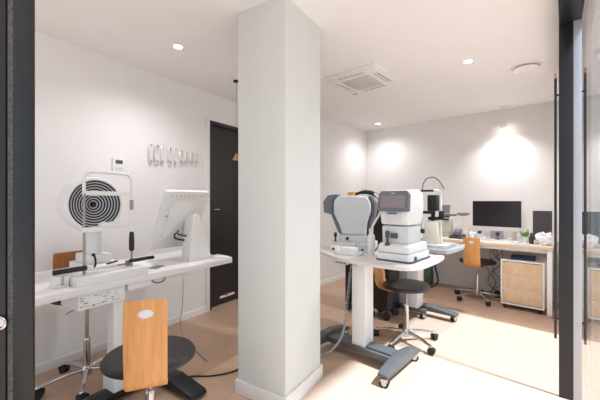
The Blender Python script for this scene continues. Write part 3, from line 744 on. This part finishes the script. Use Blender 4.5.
# ---------------------------------------------------------------- desk
HDK = .765
D = thing('wooden_desk', 'long pale birch desk with white legs against the back wall', 'desk', wR(-1.3, 4.74, 0), RR)
X0, Y0 = -1.3, 4.74
MB().box(-2.15-X0, -.315-X0, 4.36-Y0, 5.12-Y0, HDK-.032, HDK-.003, .002).build('desk_edge', DESKW, D, 'pale wood edge')
MB().box(-2.159-X0, -.316-X0, 4.362-Y0, 5.119-Y0, HDK-.003, HDK).build('desktop', DESKT, D)
for xx in (-2.1, -.365):
    for yy in (4.375, 5.05):
        lg = MB().box(xx-X0, xx+.045-X0, yy-Y0, yy+.045-Y0, .025, HDK-.033, .003).build('leg', WPL, D)
        MB().box(xx+.004-X0, xx+.041-X0, yy+.004-Y0, yy+.041-Y0, 0, .026, .002).build('foot', GREYALU, lg)
MB().box(-2.055-X0, -.365-X0, 4.40-Y0, 4.425-Y0, HDK-.075, HDK-.033, .002).build('rail', WPL, D)
# drawer unit
C = thing('drawer_unit', 'white drawer unit with three birch fronts under the desk', 'drawer cabinet', wR(-.60, 4.70, 0), RR)
cw = .208; y0 = -.26; y1 = .28; zb = .055; zt_ = .575
cb = MB().box(-cw, -cw+.018, y0, y1, zb, zt_, .001).box(cw-.018, cw, y0, y1, zb, zt_, .001).box(-cw+.018, cw-.018, y0, y1, zb, zb+.018).box(-cw+.018, cw-.018, y0, y1, zt_-.018, zt_).box(-cw+.018, cw-.018, y1-.01, y1, zb+.018, zt_-.018)
zs = [zb+.018+i*(zt_-zb-.036)/3 for i in range(4)]
for i in (1, 2): cb.box(-cw+.018, cw-.018, y0, y0+.3, zs[i]-.004, zs[i]+.004)
cb.build('cabinet_body', WPL, C)
for i in range(3):
    MB().box(-cw+.020, cw-.020, y0+.002, y0+.020, zs[i]+.006, zs[i+1]-.008, .001).box(-cw+.03, cw-.03, y0+.02, y1-.03, zs[i]+.01, zs[i+1]-.03).build('drawer', BIRCH, C)
for x_ in (-.17, .17):
    for y_ in (-.21, .22):
        caster(C, x_, y_, r=.022, chrome=False, sw=.3)
small('box_folder', 'navy blue flat box lying on top of the drawer unit', 'box', -.61, 4.64, zt_, MB().box(-.12, .12, -.12, .10, 0, .032, .003), BLUE, .08)

# monitor on desk
A = thing('desktop_monitor', 'wide black screen monitor with white border on the desk', 'monitor', wR(-1.02, 4.90, HDK), RR)
def ps(px, t):
    r = (px-300)/325; z = t/(.669*r+.743); return (.743*r-.669)*z, z
sa, za = ps(473, 4.9); sb, zb_ = ps(521.5, 4.9); sm = (sa+sb)/2; W_ = (sb-sa)/2
A.location = wR(sm, 4.9, HDK)
h1 = EYE-(201-200)*za/325-HDK; h0 = .155
MB().box(-W_-.008, W_+.008, -.012, .018, h0-.055, h1+.012, .006).build('housing', WPL, A)
MB().box(-W_, W_, -.0145, -.011, h0, h1, 0).build('screen', SCRB, A)
MB().prism([(.02, .004), (.10, .004), (.03, .22), (.015, .22)], -.07, .07, 'x', .003).box(-.11, .11, -.06, .12, 0, .008, .003).build('stand', GREYALU, A)
# portrait screen
sa, za = ps(533, 4.86); sb, zb_ = ps(552.5, 4.86); sm = (sa+sb)/2; W_ = (sb-sa)/2
A = thing('portrait_screen', 'small upright dark screen at the right end of the desk', 'screen', wR(sm, 4.86, HDK), RR)
MB().box(-W_-.007, W_+.004, -.012, .03, .01, .385, .004).build('housing', WPL, A)
MB().box(-W_, W_-.002, -.0145, -.011, .02, .374, 0).build('screen', mat('matte_dark_screen', '4a4547', .5), A)
MB().box(-.07, .07, -.04, .08, 0, .01, .002).build('stand', WPL, A)
o = MB().tube([tuple(wR(-.56, 4.93, 1.10)), tuple(wR(-.52, 5.0, 1.16)), tuple(wR(-.42, 5.06, 1.19)), tuple(wR(-.34, 5.09, 1.18)), tuple(wR(-.31, 5.115, 1.15))], .004, n=8).build('white_cable', WPL)
tag(o, 'white cable arching above the upright dark screen to the wall', 'cable')
# lensmeter
def dpx(px, t): return ps(px, t)[0]
s_ = dpx(447, 4.75)
A = thing('lensmeter', 'beige lensmeter with small grey screen at the left end of the desk', 'lens measuring machine', wR(s_, 4.75, HDK), RR)
MB().prism(rrect(-.075, .075, -.09, .12, .02), 0, .05, 'z', .006).build('base', BEIGE, A)
MB().prism([(-.02, .05), (-.03, .16), (-.05, .24), (.08, .26), (.10, .05)], -.06, .06, 'x', .012).build('body', CREAM, A)
MB().box(-.065, .04, -.09, .02, .225, .25, .006).box(-.05, .05, -.08, .0, .262, .285, .006).build('lens_holder', BPL, A)
M = Matrix.Translation((-.02, -.02, .30)) @ Matrix.Rotation(math.radians(-15), 4, 'X')
sc = MB().box(-.075, .075, -.012, .015, 0, .15, .008, M=M).build('screen_housing', GPL, A)
MB().box(-.062, .062, -.014, -.011, .015, .135, 0, M=M).build('screen', SCRG, sc)
# lens mirror on stand
s_ = dpx(463, 4.80)
A = thing('dish_mirror', 'round silver dish on a white stand between the lensmeter and the monitor', 'mirror', wR(s_, 4.80, HDK), RR)
MB().lathe([(0, 0), (.06, 0), (.06, .01), (.02, .02), (.012, .03), (.012, .28), (0, .28)]).build('stand', WPL, A)
MB().lathe([(0, .285), (.05, .29), (.082, .315), (.086, .33), (.078, .328), (.04, .305), (0, .30)]).build('dish', STEEL, A)
MB().box(-.05, .05, -.05, .04, .01, .12, .012).build('foot_box', WPL, A)
# payment terminal
A = thing('card_terminal', 'dark brown card terminal in its cradle on the desk left of the monitor', 'card terminal', wR(dpx(458, 4.60), 4.60, HDK), RR)
MB().prism([(-.09, 0), (-.09, .02), (.06, .05), (.08, 0)], -.09, .08, 'x', .005).build('cradle', DBROWN, A)
M = Matrix.Translation((-.01, -.02, .045)) @ Matrix.Rotation(math.radians(-50), 4, 'X')
kk = MB().box(-.045, .045, -.012, .012, -.02, .10, .005, M=M).build('handset', DGR, A)
MB().box(-.035, .035, -.014, -.011, .04, .09, 0, M=M).build('screen', SCRG, kk)
# crumpled paper helper
def crumple(name, label, cat, s, t, z, rx, ry, rz, seed, m=PAPER):
    random.seed(seed)
    b = bmesh.new(); bmesh.ops.create_icosphere(b, subdivisions=3, radius=1)
    for v in b.verts:
        k = 1+.22*math.sin(5*v.co.x+seed)*math.sin(6*v.co.y+2*seed)+.12*math.sin(11*v.co.z+7*v.co.x)+random.uniform(-.10, .10)
        v.co = Vector((v.co.x*rx*k, v.co.y*ry*k, max(v.co.z*rz*k, -rz*.8)+rz*.8))
    mb = MB(); mb._merge(b)
    o = mb.build(name, m); o.location = wR(s, t, z); o.rotation_euler.z = RR
    return tag(o, label, cat)
crumple('plastic_bag', 'crumpled white plastic bag on the right end of the desk', 'bag', dpx(544.5, 4.55), 4.55, HDK+.001, .085, .08, .078, 2, mat('white_plastic_film', 'f3f1ee', .3, var=.02))
crumple('tissue', 'small crumpled white tissue on the desk beside the card terminal', 'tissue', dpx(472, 4.76), 4.76, HDK+.001, .05, .05, .045, 5)
# desk phone, webcam etc
A = thing('smartphone_stand', 'small phone on a white dock below the left corner of the desk monitor', 'phone', wR(dpx(479.5, 4.72), 4.72, HDK), RR)
MB().box(-.04, .04, -.03, .04, 0, .015, .004).build('dock', WPL, A)
M = Matrix.Translation((0, 0, .014)) @ Matrix.Rotation(math.radians(-15), 4, 'X')
MB().box(-.035, .035, -.005, .006, 0, .10, .003, M=M).build('housing', GPL, A); 
MB().box(-.022, .022, -.0065, -.0045, .05, .09, 0, M=M).build('screen', BPL, A)
A = thing('web_camera', 'small black camera on a short foot in front of the desk monitor', 'camera', wR(dpx(497.5, 4.76), 4.76, HDK), RR)
MB().cyl((0, 0, 0), (0, 0, .01), .03).cyl((0, 0, .01), (0, 0, .05), .007).build('stand', DBROWN, A)
MB().ball((0, 0, .072), .026, .022, .026).build('camera_head', DBROWN, A)
# keyboard
A = thing('computer_keyboard', 'flat white keyboard on the desk in front of the monitor', 'keyboard', wR(dpx(497, 4.60), 4.58, HDK), RR)
MB().box(-.20, .20, -.06, .06, 0, .012, .003).build('case', WPL, A)
kk = MB()
for i in range(15):
    for j in range(5): kk.box(-.19+i*.0255, -.19+i*.0255+.022, -.052+j*.0215, -.052+j*.0215+.018, .0115, .0155, 0)
kk.build('keys', GPL, A)
small('computer_mouse', 'white mouse to the right of the keyboard on the desk', 'mouse', dpx(517, 4.56), 4.53, HDK-.002, MB().ball((0, 0, .012), .03, .05, .014), WPL)
small('drinking_glass', 'small beige tumbler on the desk right of the monitor', 'cup', dpx(514.5, 4.74), 4.74, HDK, MB().lathe([(0, 0), (.028, 0), (.033, .11), (.03, .11), (.026, .006), (0, .006)]), BEIGE)
small('lotion_bottle', 'slim pale bottle beside the potted plant on the desk', 'bottle', dpx(519, 4.62), 4.62, HDK, MB().lathe([(0, 0), (.024, 0), (.026, .09), (.01, .11), (.01, .13), (0, .13)]), CLEAR)
small('pen_cup', 'short white jar in front of the potted plant on the desk', 'jar', dpx(525, 4.58), 4.58, HDK, MB().lathe([(0, 0), (.026, 0), (.028, .065), (.025, .065), (.023, .006), (0, .006)]), WPL)
small('spray_bottle', 'dark brown bottle beside the crumpled white bag on the desk', 'bottle', dpx(531.3, 4.56), 4.56, HDK, MB().lathe([(0, 0), (.024, 0), (.026, .07), (.011, .095), (.012, .125), (0, .126)]), DBROWN)
A = thing('potted_plant', 'little potted green plant on the desk beside the upright dark screen', 'plant', wR(dpx(527.5, 4.74)-.02, 4.73, HDK), RR)
MB().lathe([(0, 0), (.03, 0), (.042, .07), (.038, .07), (.03, .05), (0, .05)]).build('pot', WPL, A)
lf = MB(); random.seed(11)
for i in range(34):
    a = random.uniform(0, 6.28); e = random.uniform(.3, 1.35); L = random.uniform(.035, .075)
    M = Matrix.Translation((0, 0, .055)) @ Matrix.Rotation(a, 4, 'Z') @ Matrix.Rotation(-e, 4, 'Y')
    lf.ball((L, 0, 0), L*.45, .013, .004, M=M, n=8).cyl((0, 0, 0), (L, 0, 0), .0015, n=5, M=M)
lf.build('foliage', LEAF, A)
small('desk_notebook', 'flat pale notebook on the desk left of the crumpled bag', 'notebook', dpx(525, 4.44), 4.435, HDK, MB().box(-.09, .05, -.05, .05, 0, .010, .002), GPL, .1)

# cables under the desk
random.seed(21)
cbm = MB()
for i in range(6):
    s0_ = -.93+random.uniform(-.06, .06); t0_ = 4.98+random.uniform(-.04, .05)
    pts = [tuple(wR(s0_+random.uniform(-.1, .1), 5.08, .70))]
    for k_ in range(4): pts.append(tuple(wR(s0_+random.uniform(-.10, .10), t0_+random.uniform(-.05, .03), .55-.13*k_+random.uniform(-.03, .03))))
    pts.append(tuple(wR(s0_+random.uniform(-.12, .08), t0_, .012)))
    cbm.tube(pts, .0045, n=6)
o = cbm.build('cable_bundle', mat('grey_brown_cable', '8c8078', .6)); tag(o, 'tangle of thin grey cables hanging under the desk beside the drawer unit', 'cables'); o['kind'] = 'stuff'
o = MB().box(-.05, .05, -.03, .03, 0, .09, .006).build('power_adapter', BPL); o.location = wR(-.90, 4.86, 0); o.rotation_euler.z = RR
tag(o, 'small black power adapter on the floor beside the drawer unit', 'adapter')

# ---------------------------------------------------------------- lights
w = bpy.data.worlds.new('World'); S.world = w; w.use_nodes = True
bg = w.node_tree.nodes['Background']; bg.inputs[0].default_value = (.80, .92, 1.04, 1); bg.inputs[1].default_value = .56
def light(name, typ, loc, energy, color, rot=None, target=None, **kw):
    L = bpy.data.lights.new(name, typ); L.energy = energy; L.color = color
    for k_, v in kw.items(): setattr(L, k_, v)
    o = bpy.data.objects.new(name, L); COL.objects.link(o); o.location = loc
    if target is not None: o.rotation_euler = (Vector(target)-Vector(loc)).to_track_quat('-Z', 'Y').to_euler()
    return o
el = math.radians(60)
sd = Vector((-.73*math.cos(el), .683*math.cos(el), -math.sin(el)))
so = light('sun', 'SUN', (3, -3, 6), 5.8, (.69, .895, 1.15), angle=math.radians(3.0)); so.rotation_euler = sd.to_track_quat('-Z', 'Y').to_euler()
for (x, y), pw in zip(DL, (28, 66, 19, 8, 6)):  # last two beams belong to the added unseen fill downlights
    light('downlight_beam', 'SPOT', (x, y, CEIL-.02), pw, (.965, .98, 1.02), target=(x, y, 0), spot_size=math.radians(150), spot_blend=1., shadow_soft_size=.04)
light('spotlight_beam', 'SPOT', tuple(SPOT+Vector((0, 0, -.27))), 30, (.98, .98, 1), target=tuple(SPOT+Vector((-.03, -.04, -1.2))), spot_size=math.radians(140), spot_blend=1, shadow_soft_size=.05)

# ---------------------------------------------------------------- camera
cam = bpy.data.cameras.new('Camera'); co_ = bpy.data.objects.new('Camera', cam); COL.objects.link(co_)
co_.location = (0, 0, EYE); co_.rotation_euler = (math.radians(90), 0, 0)
cam.sensor_width = 36; cam.lens = 36*F/600; cam.clip_start = .05
S.camera = co_
S.view_settings.view_transform = 'Standard'; S.view_settings.look = 'None'; S.view_settings.gamma = 1
S.view_settings.exposure = 0.92; S.view_settings.use_curve_mapping = False
